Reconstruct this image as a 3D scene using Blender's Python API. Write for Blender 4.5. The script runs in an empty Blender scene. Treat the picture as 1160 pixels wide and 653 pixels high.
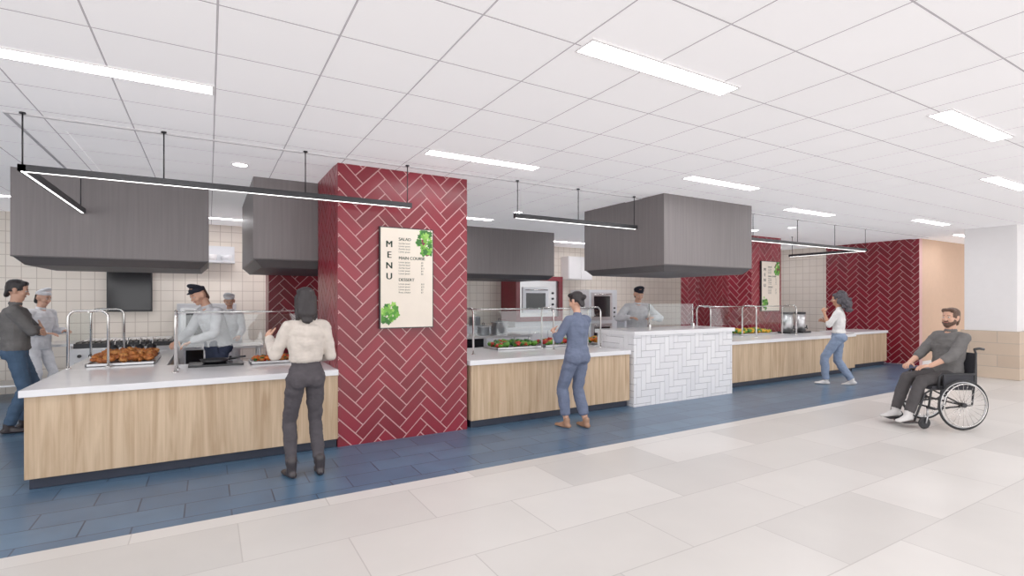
import bpy, math, random
import numpy as np
from mathutils import Vector, Matrix, noise
random.seed(7)
scene = bpy.context.scene
V = Vector

def lin(r, g, b):
    def f(c):
        c /= 255.0
        return c/12.92 if c <= .04045 else ((c+.055)/1.055)**2.4
    return (f(r), f(g), f(b), 1.0)

# ------------------------------------------------------------------ materials
def newmat(name):
    m = bpy.data.materials.new(name); m.use_nodes = True
    nt = m.node_tree
    b = nt.nodes['Principled BSDF']
    return m, nt, b

def mat(name, col, rough=.5, metal=0., var=.06, scale=8., bump=0., stretch=(1, 1, 1), spec=.5):
    m, nt, b = newmat(name)
    N = nt.nodes; L = nt.links
    tc = N.new('ShaderNodeTexCoord')
    mp = N.new('ShaderNodeMapping'); mp.inputs['Scale'].default_value = stretch
    nz = N.new('ShaderNodeTexNoise'); nz.inputs['Scale'].default_value = scale
    nz.inputs['Detail'].default_value = 4
    L.new(tc.outputs['Object'], mp.inputs['Vector']); L.new(mp.outputs[0], nz.inputs['Vector'])
    cr = N.new('ShaderNodeMapRange')
    cr.inputs['From Min'].default_value = .3; cr.inputs['From Max'].default_value = .7
    cr.inputs['To Min'].default_value = 1-var; cr.inputs['To Max'].default_value = 1+var
    L.new(nz.outputs[0], cr.inputs['Value'])
    vm = N.new('ShaderNodeVectorMath'); vm.operation = 'SCALE'
    vm.inputs[0].default_value = col[:3]
    L.new(cr.outputs[0], vm.inputs['Scale'])
    L.new(vm.outputs[0], b.inputs['Base Color'])
    b.inputs['Roughness'].default_value = rough
    b.inputs['Metallic'].default_value = metal
    b.inputs['Specular IOR Level'].default_value = spec
    if bump > 0:
        bp = N.new('ShaderNodeBump'); bp.inputs['Strength'].default_value = bump
        bp.inputs['Distance'].default_value = .01
        L.new(nz.outputs[0], bp.inputs['Height']); L.new(bp.outputs[0], b.inputs['Normal'])
    return m

def brickmat(name, c1, c2, mortar, bw, rh, ms, offset=.5, rough=.4, plane='xy', noise_amt=.05, nscale=2., bias=0., off=(0, 0), spec=.5, glow=0.):
    m, nt, b = newmat(name); N = nt.nodes; L = nt.links
    g = N.new('ShaderNodeNewGeometry'); sp = N.new('ShaderNodeSeparateXYZ'); cb = N.new('ShaderNodeCombineXYZ')
    L.new(g.outputs['Position'], sp.inputs[0])
    if plane == 'xy':
        ax = N.new('ShaderNodeMath'); ax.inputs[1].default_value = off[0]
        ay = N.new('ShaderNodeMath'); ay.inputs[1].default_value = off[1]
        L.new(sp.outputs[0], ax.inputs[0]); L.new(sp.outputs[1], ay.inputs[0])
        L.new(ax.outputs[0], cb.inputs[0]); L.new(ay.outputs[0], cb.inputs[1])
    else:
        ad = N.new('ShaderNodeMath')
        L.new(sp.outputs[0], ad.inputs[0]); L.new(sp.outputs[1], ad.inputs[1])
        L.new(ad.outputs[0], cb.inputs[0]); L.new(sp.outputs[2], cb.inputs[1])
    br = N.new('ShaderNodeTexBrick')
    br.offset = offset; br.squash = 1
    br.inputs['Color1'].default_value = c1; br.inputs['Color2'].default_value = c2
    br.inputs['Mortar'].default_value = mortar
    br.inputs['Scale'].default_value = 1; br.inputs['Mortar Size'].default_value = ms
    br.inputs['Mortar Smooth'].default_value = .1; br.inputs['Bias'].default_value = bias
    br.inputs['Brick Width'].default_value = bw; br.inputs['Row Height'].default_value = rh
    L.new(cb.outputs[0], br.inputs['Vector'])
    nz = N.new('ShaderNodeTexNoise'); nz.inputs['Scale'].default_value = nscale; nz.inputs['Detail'].default_value = 6
    L.new(g.outputs['Position'], nz.inputs['Vector'])
    mr = N.new('ShaderNodeMapRange'); mr.inputs['From Min'].default_value = .3; mr.inputs['From Max'].default_value = .7
    mr.inputs['To Min'].default_value = 1-noise_amt; mr.inputs['To Max'].default_value = 1+noise_amt
    L.new(nz.outputs[0], mr.inputs[0])
    vm = N.new('ShaderNodeVectorMath'); vm.operation = 'SCALE'
    L.new(br.outputs['Color'], vm.inputs[0]); L.new(mr.outputs[0], vm.inputs['Scale'])
    L.new(vm.outputs[0], b.inputs['Base Color'])
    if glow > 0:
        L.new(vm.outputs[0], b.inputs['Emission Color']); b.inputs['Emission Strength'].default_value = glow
    b.inputs['Roughness'].default_value = rough; b.inputs['Specular IOR Level'].default_value = spec
    bp = N.new('ShaderNodeBump'); bp.invert = True; bp.inputs['Strength'].default_value = .3; bp.inputs['Distance'].default_value = .004
    L.new(br.outputs['Fac'], bp.inputs['Height']); L.new(bp.outputs[0], b.inputs['Normal'])
    return m

def woodmat(name, ca, cbb):
    m, nt, b = newmat(name); N = nt.nodes; L = nt.links
    g = N.new('ShaderNodeNewGeometry')
    mp = N.new('ShaderNodeMapping'); mp.inputs['Scale'].default_value = (12, 12, .8)
    L.new(g.outputs['Position'], mp.inputs['Vector'])
    nz = N.new('ShaderNodeTexNoise'); nz.inputs['Scale'].default_value = 1.3; nz.inputs['Detail'].default_value = 8
    nz.inputs['Distortion'].default_value = .9
    L.new(mp.outputs[0], nz.inputs['Vector'])
    mp2 = N.new('ShaderNodeMapping'); mp2.inputs['Scale'].default_value = (70, 70, 1.5)
    L.new(g.outputs['Position'], mp2.inputs['Vector'])
    n2 = N.new('ShaderNodeTexNoise'); n2.inputs['Scale'].default_value = 1.; n2.inputs['Detail'].default_value = 3
    L.new(mp2.outputs[0], n2.inputs['Vector'])
    mx = N.new('ShaderNodeMath'); mx.operation = 'MULTIPLY_ADD'; mx.inputs[1].default_value = .35
    L.new(n2.outputs[0], mx.inputs[0]); L.new(nz.outputs[0], mx.inputs[2])
    cr = N.new('ShaderNodeValToRGB')
    cr.color_ramp.elements[0].position = .48; cr.color_ramp.elements[0].color = cbb
    cr.color_ramp.elements[1].position = .85; cr.color_ramp.elements[1].color = ca
    L.new(mx.outputs[0], cr.inputs[0]); L.new(cr.outputs[0], b.inputs['Base Color'])
    b.inputs['Roughness'].default_value = .5
    return m

def emit(name, col, s):
    m, nt, b = newmat(name)
    b.inputs['Base Color'].default_value = (.9, .9, .9, 1)
    b.inputs['Emission Color'].default_value = col
    b.inputs['Emission Strength'].default_value = s
    return m

def glassmat(name, tint=(.95, .975, .97, 1)):
    m, nt, b = newmat(name); N = nt.nodes; L = nt.links
    N.remove(b)
    t = N.new('ShaderNodeBsdfTransparent'); t.inputs[0].default_value = tint
    gl = N.new('ShaderNodeBsdfGlossy'); gl.inputs['Roughness'].default_value = .03
    mx = N.new('ShaderNodeMixShader'); mx.inputs[0].default_value = .06
    L.new(t.outputs[0], mx.inputs[1]); L.new(gl.outputs[0], mx.inputs[2])
    L.new(mx.outputs[0], N['Material Output'].inputs[0])
    return m

M_ceil = brickmat('ceiling_tile_glow', lin(242, 240, 242), lin(239, 237, 239), lin(174, 170, 174), .61, .61, .006, offset=0, rough=.9, noise_amt=.012, nscale=30, off=(-.04+.61, .0), spec=.1, glow=.24)  # plain tiles, no lamp: emission added to brighten the ceiling and fill the room
M_floor = brickmat('stone_floor', lin(220, 216, 211), lin(203, 199, 194), lin(188, 183, 178), 1.28, .64, .004, offset=.5, rough=.32, noise_amt=.035, nscale=1.6, off=(20.3, 20.1))
M_blue = brickmat('blue_tile', lin(80, 110, 137), lin(66, 94, 122), lin(42, 60, 84), .62, .31, .006, offset=.5, rough=.32, noise_amt=.12, nscale=3., off=(20, 20-.04))
M_cream = brickmat('cream_tile', lin(238, 229, 217), lin(235, 225, 212), lin(200, 187, 173), .2, .2, .006, offset=0, rough=.3, plane='w', noise_amt=.02)
M_stone = brickmat('stone_base', lin(220, 200, 178), lin(192, 169, 147), lin(182, 166, 150), .9, .245, .007, offset=.5, rough=.5, plane='w')
M_wood = woodmat('oak_panel', lin(214, 187, 154), lin(182, 151, 117))
M_white = mat('white_paint', lin(240, 238, 238), .7, var=.01)
M_peach = mat('peach_wall', lin(214, 180, 154), .8, var=.02)
M_quartz = mat('white_quartz', lin(242, 242, 244), .15, var=.03, scale=3)
M_kick = mat('dark_kick', lin(36, 42, 58), .5)
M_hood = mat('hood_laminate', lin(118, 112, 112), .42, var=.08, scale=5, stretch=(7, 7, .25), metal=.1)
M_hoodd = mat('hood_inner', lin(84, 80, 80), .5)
M_black = mat('black_metal', lin(30, 30, 34), .4, var=.03)
M_chrome = mat('chrome', (.72, .7, .68, 1), .18, 1., var=.02)
M_steel = mat('stainless', (.66, .66, .67, 1), .32, .9, var=.05, stretch=(1, 1, 12))
M_steelw = mat('white_steel', lin(230, 232, 236), .35, .1, var=.02)
M_grout = mat('cream_grout', lin(220, 178, 176), .8, var=.03)
M_ggrout = mat('gray_grout', lin(176, 176, 180), .8, var=.03)
M_trim = mat('ceiling_trim', lin(214, 212, 214), .8, var=.01)
M_red = [mat('red_tile_%d' % i, lin(*c), .3, var=.08, scale=4) for i, c in enumerate([(130, 20, 38), (122, 17, 34), (138, 24, 43)])]
M_wt = [mat('white_tile_%d' % i, lin(*c), .25, var=.01) for i, c in enumerate([(244, 244, 246), (238, 238, 241)])]
M_glass = glassmat('clear_glass')
M_wglass = mat('window_pane', lin(140, 160, 185), .15, var=.15, scale=2)
M_screen = mat('black_screen', lin(22, 22, 26), .15, var=.02)
M_lamp = emit('lamp_diffuser', (1, .98, 1, 1), 20)
M_led = emit('led_strip', (1, .97, .95, 1), 4)

# ------------------------------------------------------------------ mesh builder
class MB:
    def __init__(s):
        s.v = []; s.f = []; s.m = []; s.sm = []; s.mats = []
    def mi(s, mt):
        if mt not in s.mats: s.mats.append(mt)
        return s.mats.index(mt)
    def add(s, vs, fs, mt, smooth=False):
        o = len(s.v); s.v.extend([tuple(p) for p in vs]); k = s.mi(mt)
        for f in fs:
            s.f.append(tuple(i+o for i in f)); s.m.append(k); s.sm.append(smooth)
    def box(s, x0, x1, y0, y1, z0, z1, mt, M=None):
        vs = [V((x, y, z)) for z in (z0, z1) for y in (y0, y1) for x in (x0, x1)]
        if M is not None: vs = [M @ p for p in vs]
        s.add(vs, [(0, 2, 3, 1), (4, 5, 7, 6), (0, 1, 5, 4), (2, 6, 7, 3), (0, 4, 6, 2), (1, 3, 7, 5)], mt)
    def frustum(s, a, b, z0, z1, mt):
        vs = []
        for (x0, x1, y0, y1), z in ((a, z0), (b, z1)):
            vs += [(x0, y0, z), (x1, y0, z), (x0, y1, z), (x1, y1, z)]
        s.add(vs, [(0, 2, 3, 1), (4, 5, 7, 6), (0, 1, 5, 4), (2, 6, 7, 3), (0, 4, 6, 2), (1, 3, 7, 5)], mt)
    def tube(s, pts, r, mt, n=8, closed=False, caps=True, radii=None):
        pts = [V(p) for p in pts]; k = len(pts)
        T = []
        for i in range(k):
            if closed: t = pts[(i+1) % k]-pts[i-1]
            else: t = pts[min(i+1, k-1)]-pts[max(i-1, 0)]
            T.append(t.normalized())
        ref = V((0, 0, 1)) if abs(T[0].z) < .9 else V((1, 0, 0))
        u = T[0].cross(ref).normalized(); vs = []
        for i in range(k):
            u = (u-T[i]*u.dot(T[i])).normalized(); w = T[i].cross(u)
            rr = radii[i] if radii else r
            for j in range(n):
                a = 2*math.pi*j/n
                vs.append(pts[i]+u*(math.cos(a)*rr)+w*(math.sin(a)*rr))
        fs = []
        for i in range(k if closed else k-1):
            i2 = (i+1) % k
            for j in range(n):
                j2 = (j+1) % n
                fs.append((i*n+j, i*n+j2, i2*n+j2, i2*n+j))
        s.add(vs, fs, mt, True)
        if caps and not closed:
            o = len(s.v)-len(vs)
            kk = s.mi(mt)
            s.f.append(tuple(o+j for j in reversed(range(n)))); s.m.append(kk); s.sm.append(False)
            s.f.append(tuple(o+(k-1)*n+j for j in range(n))); s.m.append(kk); s.sm.append(False)
    def cyl(s, p0, p1, r0, mt, r1=None, n=20):
        s.tube([p0, p1], r0, mt, n, radii=[r0, r1 if r1 is not None else r0])
    def ring(s, c, axis, R, r, mt, n=32, m=8):
        c = V(c); axis = V(axis).normalized()
        ref = V((0, 0, 1)) if abs(axis.z) < .9 else V((1, 0, 0))
        u = axis.cross(ref).normalized(); w = axis.cross(u)
        s.tube([c+u*R*math.cos(2*math.pi*i/n)+w*R*math.sin(2*math.pi*i/n) for i in range(n)], r, mt, m, closed=True)
    def ball(s, c, r, mt, nu=12, nv=8, amp=0., fr=8., seed=0):
        if not hasattr(r, '__len__'): r = (r, r, r)
        vs = []; c = V(c)
        for i in range(nv+1):
            ph = math.pi*i/nv
            for j in range(nu):
                th = 2*math.pi*j/nu
                d = V((math.sin(ph)*math.cos(th), math.sin(ph)*math.sin(th), math.cos(ph)))
                k = 1+amp*noise.noise(d*fr*.2+V((seed*3.1, seed*1.7, seed))) if amp else 1
                vs.append(c+V((d.x*r[0], d.y*r[1], d.z*r[2]))*k)
        fs = []
        for i in range(nv):
            for j in range(nu):
                j2 = (j+1) % nu
                fs.append((i*nu+j, (i+1)*nu+j, (i+1)*nu+j2, i*nu+j2))
        s.add(vs, fs, mt, True)
    def revolve(s, prof, c, mt, n=24):
        c = V(c); vs = []
        for (r, z) in prof:
            for j in range(n):
                a = 2*math.pi*j/n
                vs.append(c+V((r*math.cos(a), r*math.sin(a), z)))
        fs = [(i*n+j, i*n+(j+1) % n, (i+1)*n+(j+1) % n, (i+1)*n+j) for i in range(len(prof)-1) for j in range(n)]
        s.add(vs, fs, mt, True)
    def build(s, name, bevel=0, matrix=None, recenter=True):
        vs = np.array(s.v, dtype=float)
        off = V((0, 0, 0))
        if matrix is None and recenter:
            mn = vs.min(0); mx = vs.max(0)
            off = V(((mn[0]+mx[0])/2, (mn[1]+mx[1])/2, mn[2]))
            vs = vs-np.array(off)
        me = bpy.data.meshes.new(name)
        me.from_pydata([tuple(p) for p in vs], [], s.f)
        for m in s.mats: me.materials.append(m)
        me.polygons.foreach_set('material_index', s.m)
        me.polygons.foreach_set('use_smooth', s.sm)
        me.update()
        ob = bpy.data.objects.new(name, me); scene.collection.objects.link(ob)
        if matrix is not None: ob.matrix_world = matrix
        else: ob.location = off
        if bevel:
            b = ob.modifiers.new('bevel', 'BEVEL'); b.width = bevel; b.segments = 2
            b.limit_method = 'ANGLE'; b.angle_limit = math.radians(60)
        return ob

def simple_box(name, x0, x1, y0, y1, z0, z1, mt, bevel=0):
    b = MB(); b.box(x0, x1, y0, y1, z0, z1, mt); return b.build(name, bevel)

# ------------------------------------------------------------------ herringbone tiles
def clip(poly, w, h):
    def cl(P, ins, inter):
        out = []
        for i in range(len(P)):
            a, b = P[i-1], P[i]
            if ins(b):
                if not ins(a): out.append(inter(a, b))
                out.append(b)
            elif ins(a): out.append(inter(a, b))
        return out
    def ix(x): return lambda a, b: (x, a[1]+(b[1]-a[1])*(x-a[0])/(b[0]-a[0]))
    def iy(y): return lambda a, b: (a[0]+(b[0]-a[0])*(y-a[1])/(b[1]-a[1]), y)
    for ins, it in ((lambda p: p[0] >= 0, ix(0)), (lambda p: p[0] <= w, ix(w)), (lambda p: p[1] >= 0, iy(0)), (lambda p: p[1] <= h, iy(h))):
        if not poly: return poly
        poly = cl(poly, ins, it)
    return poly

def herring(mb, o, ud, vd, nd, w, h, W, n, ang, mats, gap, th=.006):
    o, ud, vd, nd = V(o), V(ud), V(vd), V(nd)
    R = int((w+h)/W)+4; ca, sa = math.cos(ang), math.sin(ang); g = gap/2
    def put(x0, x1, y0, y1):
        P = [(x0+g, y0+g), (x1-g, y0+g), (x1-g, y1-g), (x0+g, y1-g)]
        P = [(x*ca-y*sa+w/2, x*sa+y*ca+h/2) for x, y in P]
        P = clip(P, w, h)
        if len(P) < 3: return
        area = abs(sum(P[i-1][0]*P[i][1]-P[i][0]*P[i-1][1] for i in range(len(P))))/2
        if area < 1e-5: return
        k = len(P)
        bot = [o+ud*x+vd*y for x, y in P]; top = [p+nd*th for p in bot]
        fs = [tuple(range(k, 2*k))]+[(i, (i+1) % k, k+(i+1) % k, k+i) for i in range(k)]
        if ud.cross(vd).dot(nd) < 0: fs = [tuple(reversed(f)) for f in fs]
        mb.add(bot+top, fs, random.choice(mats))
    for j in range(-R, R):
        for i in range(-R, R):
            if (i-j) % (2*n) == 0: put(i*W, (i+n)*W, j*W, (j+1)*W)
            if (j-(i-(2*n-1))) % (2*n) == 0: put(i*W, (i+1)*W, j*W, (j+n)*W)

CZ = 3.14
# ------------------------------------------------------------------ room shell
simple_box('floor', -9, 24, -4.5, 4.4, -.1, 0, M_floor)
simple_box('floor_blue_tile', -9, 15.07, 4.4, 12, -.1, 0, M_blue)
simple_box('floor_corridor', 15.07, 24, 4.4, 5.82, -.1, 0, M_floor)
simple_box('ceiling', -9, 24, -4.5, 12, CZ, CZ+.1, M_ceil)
simple_box('wall_back', -9, 15.07, 12, 12.15, 0, CZ, M_cream)
simple_box('wall_left', -9.15, -9, 6.5, 12, 0, CZ, M_cream)
simple_box('wall_right', 24, 24.15, -4.5, 5.97, 0, CZ, M_cream)
simple_box('wall_corridor', 15.23, 24, 5.83, 5.97, 0, CZ, M_peach)

b = MB(); b.box(15.08, 15.23, 5.83, 8.05, 0, CZ, M_grout)
herring(b, (15.08, 8.05, 0), (0, -1, 0), (0, 0, 1), (-1, 0, 0), 2.22, CZ, .12, 3, math.pi/4, M_red, .012)
b.build('wall_red_tile')
simple_box('wall_kitchen_right', 15.08, 15.23, 8.05, 12, 0, CZ, M_cream)

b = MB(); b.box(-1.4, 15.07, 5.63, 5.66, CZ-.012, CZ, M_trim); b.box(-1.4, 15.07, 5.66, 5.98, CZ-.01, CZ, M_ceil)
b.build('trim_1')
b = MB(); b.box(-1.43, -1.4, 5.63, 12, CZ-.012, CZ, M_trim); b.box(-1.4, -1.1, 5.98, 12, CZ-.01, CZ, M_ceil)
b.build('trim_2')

def red_column(name, x0, x1, y0, y1, sides='flr'):
    b = MB(); b.box(x0, x1, y0, y1, 0, CZ, M_grout)
    if 'f' in sides: herring(b, (x0, y0, 0), (1, 0, 0), (0, 0, 1), (0, -1, 0), x1-x0, CZ, .12, 3, math.pi/4, M_red, .012)
    if 'l' in sides: herring(b, (x0, y1, 0), (0, -1, 0), (0, 0, 1), (-1, 0, 0), y1-y0, CZ, .12, 3, math.pi/4, M_red, .012)
    if 'r' in sides: herring(b, (x1, y0, 0), (0, 1, 0), (0, 0, 1), (1, 0, 0), y1-y0, CZ, .12, 3, math.pi/4, M_red, .012)
    return b.build(name)
red_column('red_tile_column', 1.225, 2.785, 5.85, 7.02)
red_column('red_tile_column', 11.0, 12.15, 7.57, 8.2)
red_column('red_tile_column', 11.6, 13.2, 9.6, 10.2)
red_column('red_tile_column', .9, 1.9, 9.85, 10.4)

b = MB(); b.box(14.0, 14.85, 3.76, 4.6, .98, CZ, M_white); b.box(13.95, 14.9, 3.71, 4.65, 0, .98, M_stone)
b.build('white_column', bevel=.004)

# ------------------------------------------------------------------ counters
def counter(name, x0, x1, y0, y1, poly=None):
    b = MB()
    b.box(x0+.05, x1, y0+.09, y1-.05, 0, .1, M_kick)
    b.box(x0+.03, x1, y0+.03, y1-.02, .1, .80, M_wood)
    b.box(x0, x1, y0, y1, .80, .86, M_quartz)
    return b
b = counter('', -1.37, 1.215, 5.78, 7.2)
b.box(-1.32, -.47, 7.15, 9.35, 0, .1, M_kick)
b.box(-1.34, -.45, 7.18, 9.38, .1, .80, M_wood)
b.box(-1.37, -.42, 7.2, 9.4, .80, .86, M_quartz)
b.build('serving_counter', bevel=.004)
b = counter('', 2.80, 5.49, 5.78, 7.35)
b.box(5.49, 6.35, 6.68, 7.33, .1, .80, M_wood); b.box(5.49, 6.35, 6.66, 7.35, .80, .86, M_quartz); b.box(5.49, 6.3, 6.7, 7.3, 0, .1, M_kick)
b.build('serving_counter', bevel=.004)
b = counter('', 7.88, 12.5, 6.02, 7.4)
b.build('serving_counter', bevel=.004)
b = counter('', 13.0, 14.6, 6.3, 7.1)
b.build('wood_counter', bevel=.004)

b = MB(); b.box(5.53, 7.82, 5.76, 6.6, 0, 1.08, M_ggrout)
herring(b, (5.53, 5.76, 0), (1, 0, 0), (0, 0, 1), (0, -1, 0), 2.29, 1.08, .1, 3, 0, M_wt, .009)
herring(b, (5.53, 6.6, 0), (0, -1, 0), (0, 0, 1), (-1, 0, 0), .84, 1.08, .1, 3, 0, M_wt, .009)
herring(b, (7.82, 5.76, 0), (0, 1, 0), (0, 0, 1), (1, 0, 0), .84, 1.08, .1, 3, 0, M_wt, .009)
b.box(5.5, 7.85, 5.72, 6.64, 1.08, 1.14, M_quartz)
b.build('white_tile_station')
b = MB(); b.box(6.6, 7.75, 6.52, 6.53, 1.17, 1.55, M_glass)
for x in (6.62, 7.73): b.box(x-.02, x+.02, 6.5, 6.55, 1.14, 1.19, M_chrome); b.cyl((x, 6.525, 1.19), (x, 6.525, 1.55), .008, M_chrome, n=8)
b.build('glass_screen')

# ------------------------------------------------------------------ hoods
def hood(x0, x1, y0, y1, zb=2.12, taper=.0):
    b = MB()
    b.box(x0, x1, y0, y1, zb, CZ, M_hood)
    k = .1
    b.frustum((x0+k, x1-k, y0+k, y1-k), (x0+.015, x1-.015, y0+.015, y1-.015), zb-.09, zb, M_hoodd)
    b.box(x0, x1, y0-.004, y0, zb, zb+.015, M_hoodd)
    return b.build('exhaust_hood', bevel=.003)
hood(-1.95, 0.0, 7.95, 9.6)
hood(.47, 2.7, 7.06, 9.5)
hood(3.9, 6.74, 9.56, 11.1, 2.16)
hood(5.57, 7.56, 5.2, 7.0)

# ------------------------------------------------------------------ suspended track lights
def track(name, pts, rods, z=2.66):
    b = MB()
    for (xa, ya), (xb, yb) in zip(pts[:-1], pts[1:]):
        w = .026
        x0, x1 = min(xa, xb)-w, max(xa, xb)+w; y0, y1 = min(ya, yb)-w, max(ya, yb)+w
        b.box(x0, x1, y0, y1, z, z+.055, M_black)
        b.box(x0+.018, x1-.018, y0+.018, y1-.018, z-.002, z+.001, M_led)
    for (x, y) in rods:
        b.cyl((x, y, z+.05), (x, y, CZ), .006, M_black, n=8)
        b.cyl((x, y, CZ-.012), (x, y, CZ), .022, M_black, n=16)
    return b.build(name)
track('suspended_linear_light', [(-1.3, 7.9), (-1.3, 5.6), (1.95, 5.6)], [(-1.3, 7.8), (-1.3, 5.6), (-.35, 5.6), (.85, 5.6), (1.93, 5.6)])
track('suspended_linear_light', [(3.36, 5.6), (5.4, 5.6)], [(3.38, 5.6), (4.35, 5.6), (5.38, 5.6)])
track('suspended_linear_light', [(8.2, 5.65), (12.1, 5.65), (12.1, 7.3)], [(8.25, 5.65), (9.6, 5.65), (10.9, 5.65), (12.1, 5.65), (12.1, 7.25)])
track('suspended_linear_light', [(-6.5, 8.4), (-2.9, 8.4)], [(-6.3, 8.4), (-3.0, 8.4)])

def ceil_light(x, y, L=1.32, w=.15):
    b = MB()
    b.box(x, x+L, y-w/2, y+w/2, CZ-.006, CZ, M_lamp)
    t = .015
    b.box(x-t, x+L+t, y-w/2-t, y-w/2, CZ-.01, CZ, M_white); b.box(x-t, x+L+t, y+w/2, y+w/2+t, CZ-.01, CZ, M_white)
    b.box(x-t, x, y-w/2, y+w/2, CZ-.01, CZ, M_white); b.box(x+L, x+L+t, y-w/2, y+w/2, CZ-.01, CZ, M_white)
    b.build('recessed_ceiling_light')
for x, y in [(-1.3, 4.3), (1.93, 2.42), (1.93, 4.97), (5.1, 4.37), (8.3, 5.05), (5.1, 1.83), (8.33, 2.5), (11.5, 4.5), (11.5, 1.9), (-1.3, 1.2), (1.93, -.8), (5.1, -1.2), (14.7, 2.5), (14.9, 5.05), (18, 4.2), (18, 1.5), (-4.5, 5), (-4.5, 2.4),
             (.9, 10.9), (3.3, 8.6), (7.4, 8.4), (9.6, 10.6), (-3.6, 10.2), (12.9, 8.9), (9.0, 7.0), (-.6, 11.0), (7.6, 10.9)]:
    ceil_light(x, y)
def downlight(x, y):
    b = MB(); b.cyl((x, y, CZ-.008), (x, y, CZ), .07, M_lamp, n=24); b.ring((x, y, CZ-.006), (0, 0, 1), .08, .009, M_white)
    b.build('ceiling_downlight')
for x, y in [(.3, 6.5), (3.2, 7.6), (4.6, 7.6), (-2.4, 7.4), (8.8, 6.3), (10.5, 6.3)]: downlight(x, y)

# ------------------------------------------------------------------ menu boards
M_mbg = mat('menu_paper', lin(236, 224, 208), .5, var=.02)
M_mgreen = mat('menu_dark_green', lin(30, 56, 42), .6)
M_leaf = [mat('print_green_%d' % i, lin(*c), .6, var=.2, scale=30) for i, c in enumerate([(70, 140, 40), (110, 175, 60), (45, 105, 35), (150, 200, 90), (120, 40, 60)])]
def text(body, size, loc, mt, parent, align='LEFT', name='text', ext=.0006):
    c = bpy.data.curves.new(name, 'FONT'); c.body = body; c.size = size; c.align_x = align; c.extrude = ext
    o = bpy.data.objects.new(name, c); scene.collection.objects.link(o)
    dg = bpy.context.evaluated_depsgraph_get(); dg.update()
    me = bpy.data.meshes.new_from_object(o.evaluated_get(dg))
    bpy.data.objects.remove(o)
    me.materials.clear(); me.materials.append(mt)
    ob = bpy.data.objects.new(name, me); scene.collection.objects.link(ob)
    ob.rotation_euler = (math.pi/2, 0, 0); ob.location = loc; ob.parent = parent
    return ob
def menu(x0, y, z0, w, h, detail=True):
    e = bpy.data.objects.new('menu_board', None); scene.collection.objects.link(e); e.location = (x0, y, z0)
    b = MB(); b.box(0, w, -.045, 0, 0, h, M_black); b.box(.012, w-.012, -.048, -.045, .012, h-.012, M_mbg)
    o = b.build('display_panel', recenter=False); o.parent = e
    yy = -.049
    for i, ch in enumerate('MENU'):
        for dx in (-.0035, 0, .0035):
            text(ch, h*.09, (w*.17+dx, yy-abs(dx)*.1, h*(.80-.105*i)), M_mgreen, e, 'CENTER', 'menu_letter_%d' % (i+1))
    zz = h*.87
    for head, nl in (('SALAD', 4), ('MAIN COURSE', 5), ('DESSERT', 4)):
        for dx in (-.0015, .0015):
            text(head, h*.042, (w*.34+dx, yy-abs(dx)*.1*(dx > 0), zz), M_mgreen, e, 'LEFT', 'heading_'+head.split()[0].lower())
        zz -= h*.035
        for k in range(nl):
            text(random.choice(['Lorem ipsum', 'Garden bowl', 'Roast chicken', 'Fresh greens']), h*.022, (w*.34, yy, zz), M_mgreen, e, 'LEFT', 'line')
            text('$%d' % random.randint(4, 15), h*.022, (w*.76, yy, zz), M_mgreen, e, 'LEFT', 'price')
            zz -= h*.028
        zz -= h*.04
    b = MB()
    for cx, cz, R, cnt in ((w*.86, h*.87, w*.18, 40), (w*.15, h*.16, w*.16, 36)):
        for k in range(cnt):
            a = random.random()*6.28; rr = R*math.sqrt(random.random())
            px, pz = cx+rr*math.cos(a), cz+rr*math.sin(a)*1.3
            s0 = R*random.uniform(.16, .34); n = 16; ph = random.random()*6
            P = []
            for j in range(n):
                t = 2*math.pi*j/n; q = s0*(1+.25*math.sin(5*t+ph))
                P.append((min(max(px+q*math.cos(t), .015), w-.015), yy-.0004-.00006*k, min(max(pz+q*math.sin(t)*1.1, .015), h-.015)))
            b.add(P, [tuple(range(n))], random.choice(M_leaf[:4]+M_leaf[:3]+([M_leaf[4]] if cz > h/2 else [])))
    o = b.build('lettuce_print', recenter=False); o.parent = e
menu(1.67, 5.842, 1.29, .65, 1.17)
menu(11.3, 7.562, 1.35, .72, 1.2)

# ------------------------------------------------------------------ sneeze guards
def uframe(b, p0, p1, zt, r=.013, z0=.86):
    p0, p1 = V(p0), V(p1); d = (p1-p0); L = d.length; d.normalize(); R = min(.08, L/2)
    pts = [V((p0.x, p0.y, z0))]
    for k in range(0, 7):
        a = math.pi/2*k/6
        q = p0+d*(R-R*math.cos(a)); pts.append(V((q.x, q.y, zt-R+R*math.sin(a))))
    for k in range(0, 7):
        a = math.pi/2*k/6
        q = p1-d*(R-R*math.sin(a)); pts.append(V((q.x, q.y, zt-R+R*math.cos(a))))
    pts.append(V((p1.x, p1.y, z0)))
    b.tube(pts, r, M_chrome, 10)
    for p in (p0, p1): b.cyl((p.x, p.y, z0), (p.x, p.y, z0+.012), .03, M_chrome, n=16)
def guard_x(xs, y0, y1, zt=1.5, z0=.86):
    b = MB()
    for x in xs: uframe(b, (x, y0, 0), (x, y1, 0), zt, z0=z0)
    for a, c in zip(xs[:-1], xs[1:]):
        b.box(a+.02, c-.02, y0-.004, y0+.004, zt-.38, zt-.04, M_glass)
        b.box(a+.02, c-.02, y0+.02, y1-.02, zt-.008, zt, M_glass)
        b.cyl((a, (y0+y1)/2, zt-.015), (c, (y0+y1)/2, zt-.015), .009, M_chrome, n=10)
    b.build('sneeze_guard')
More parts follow.
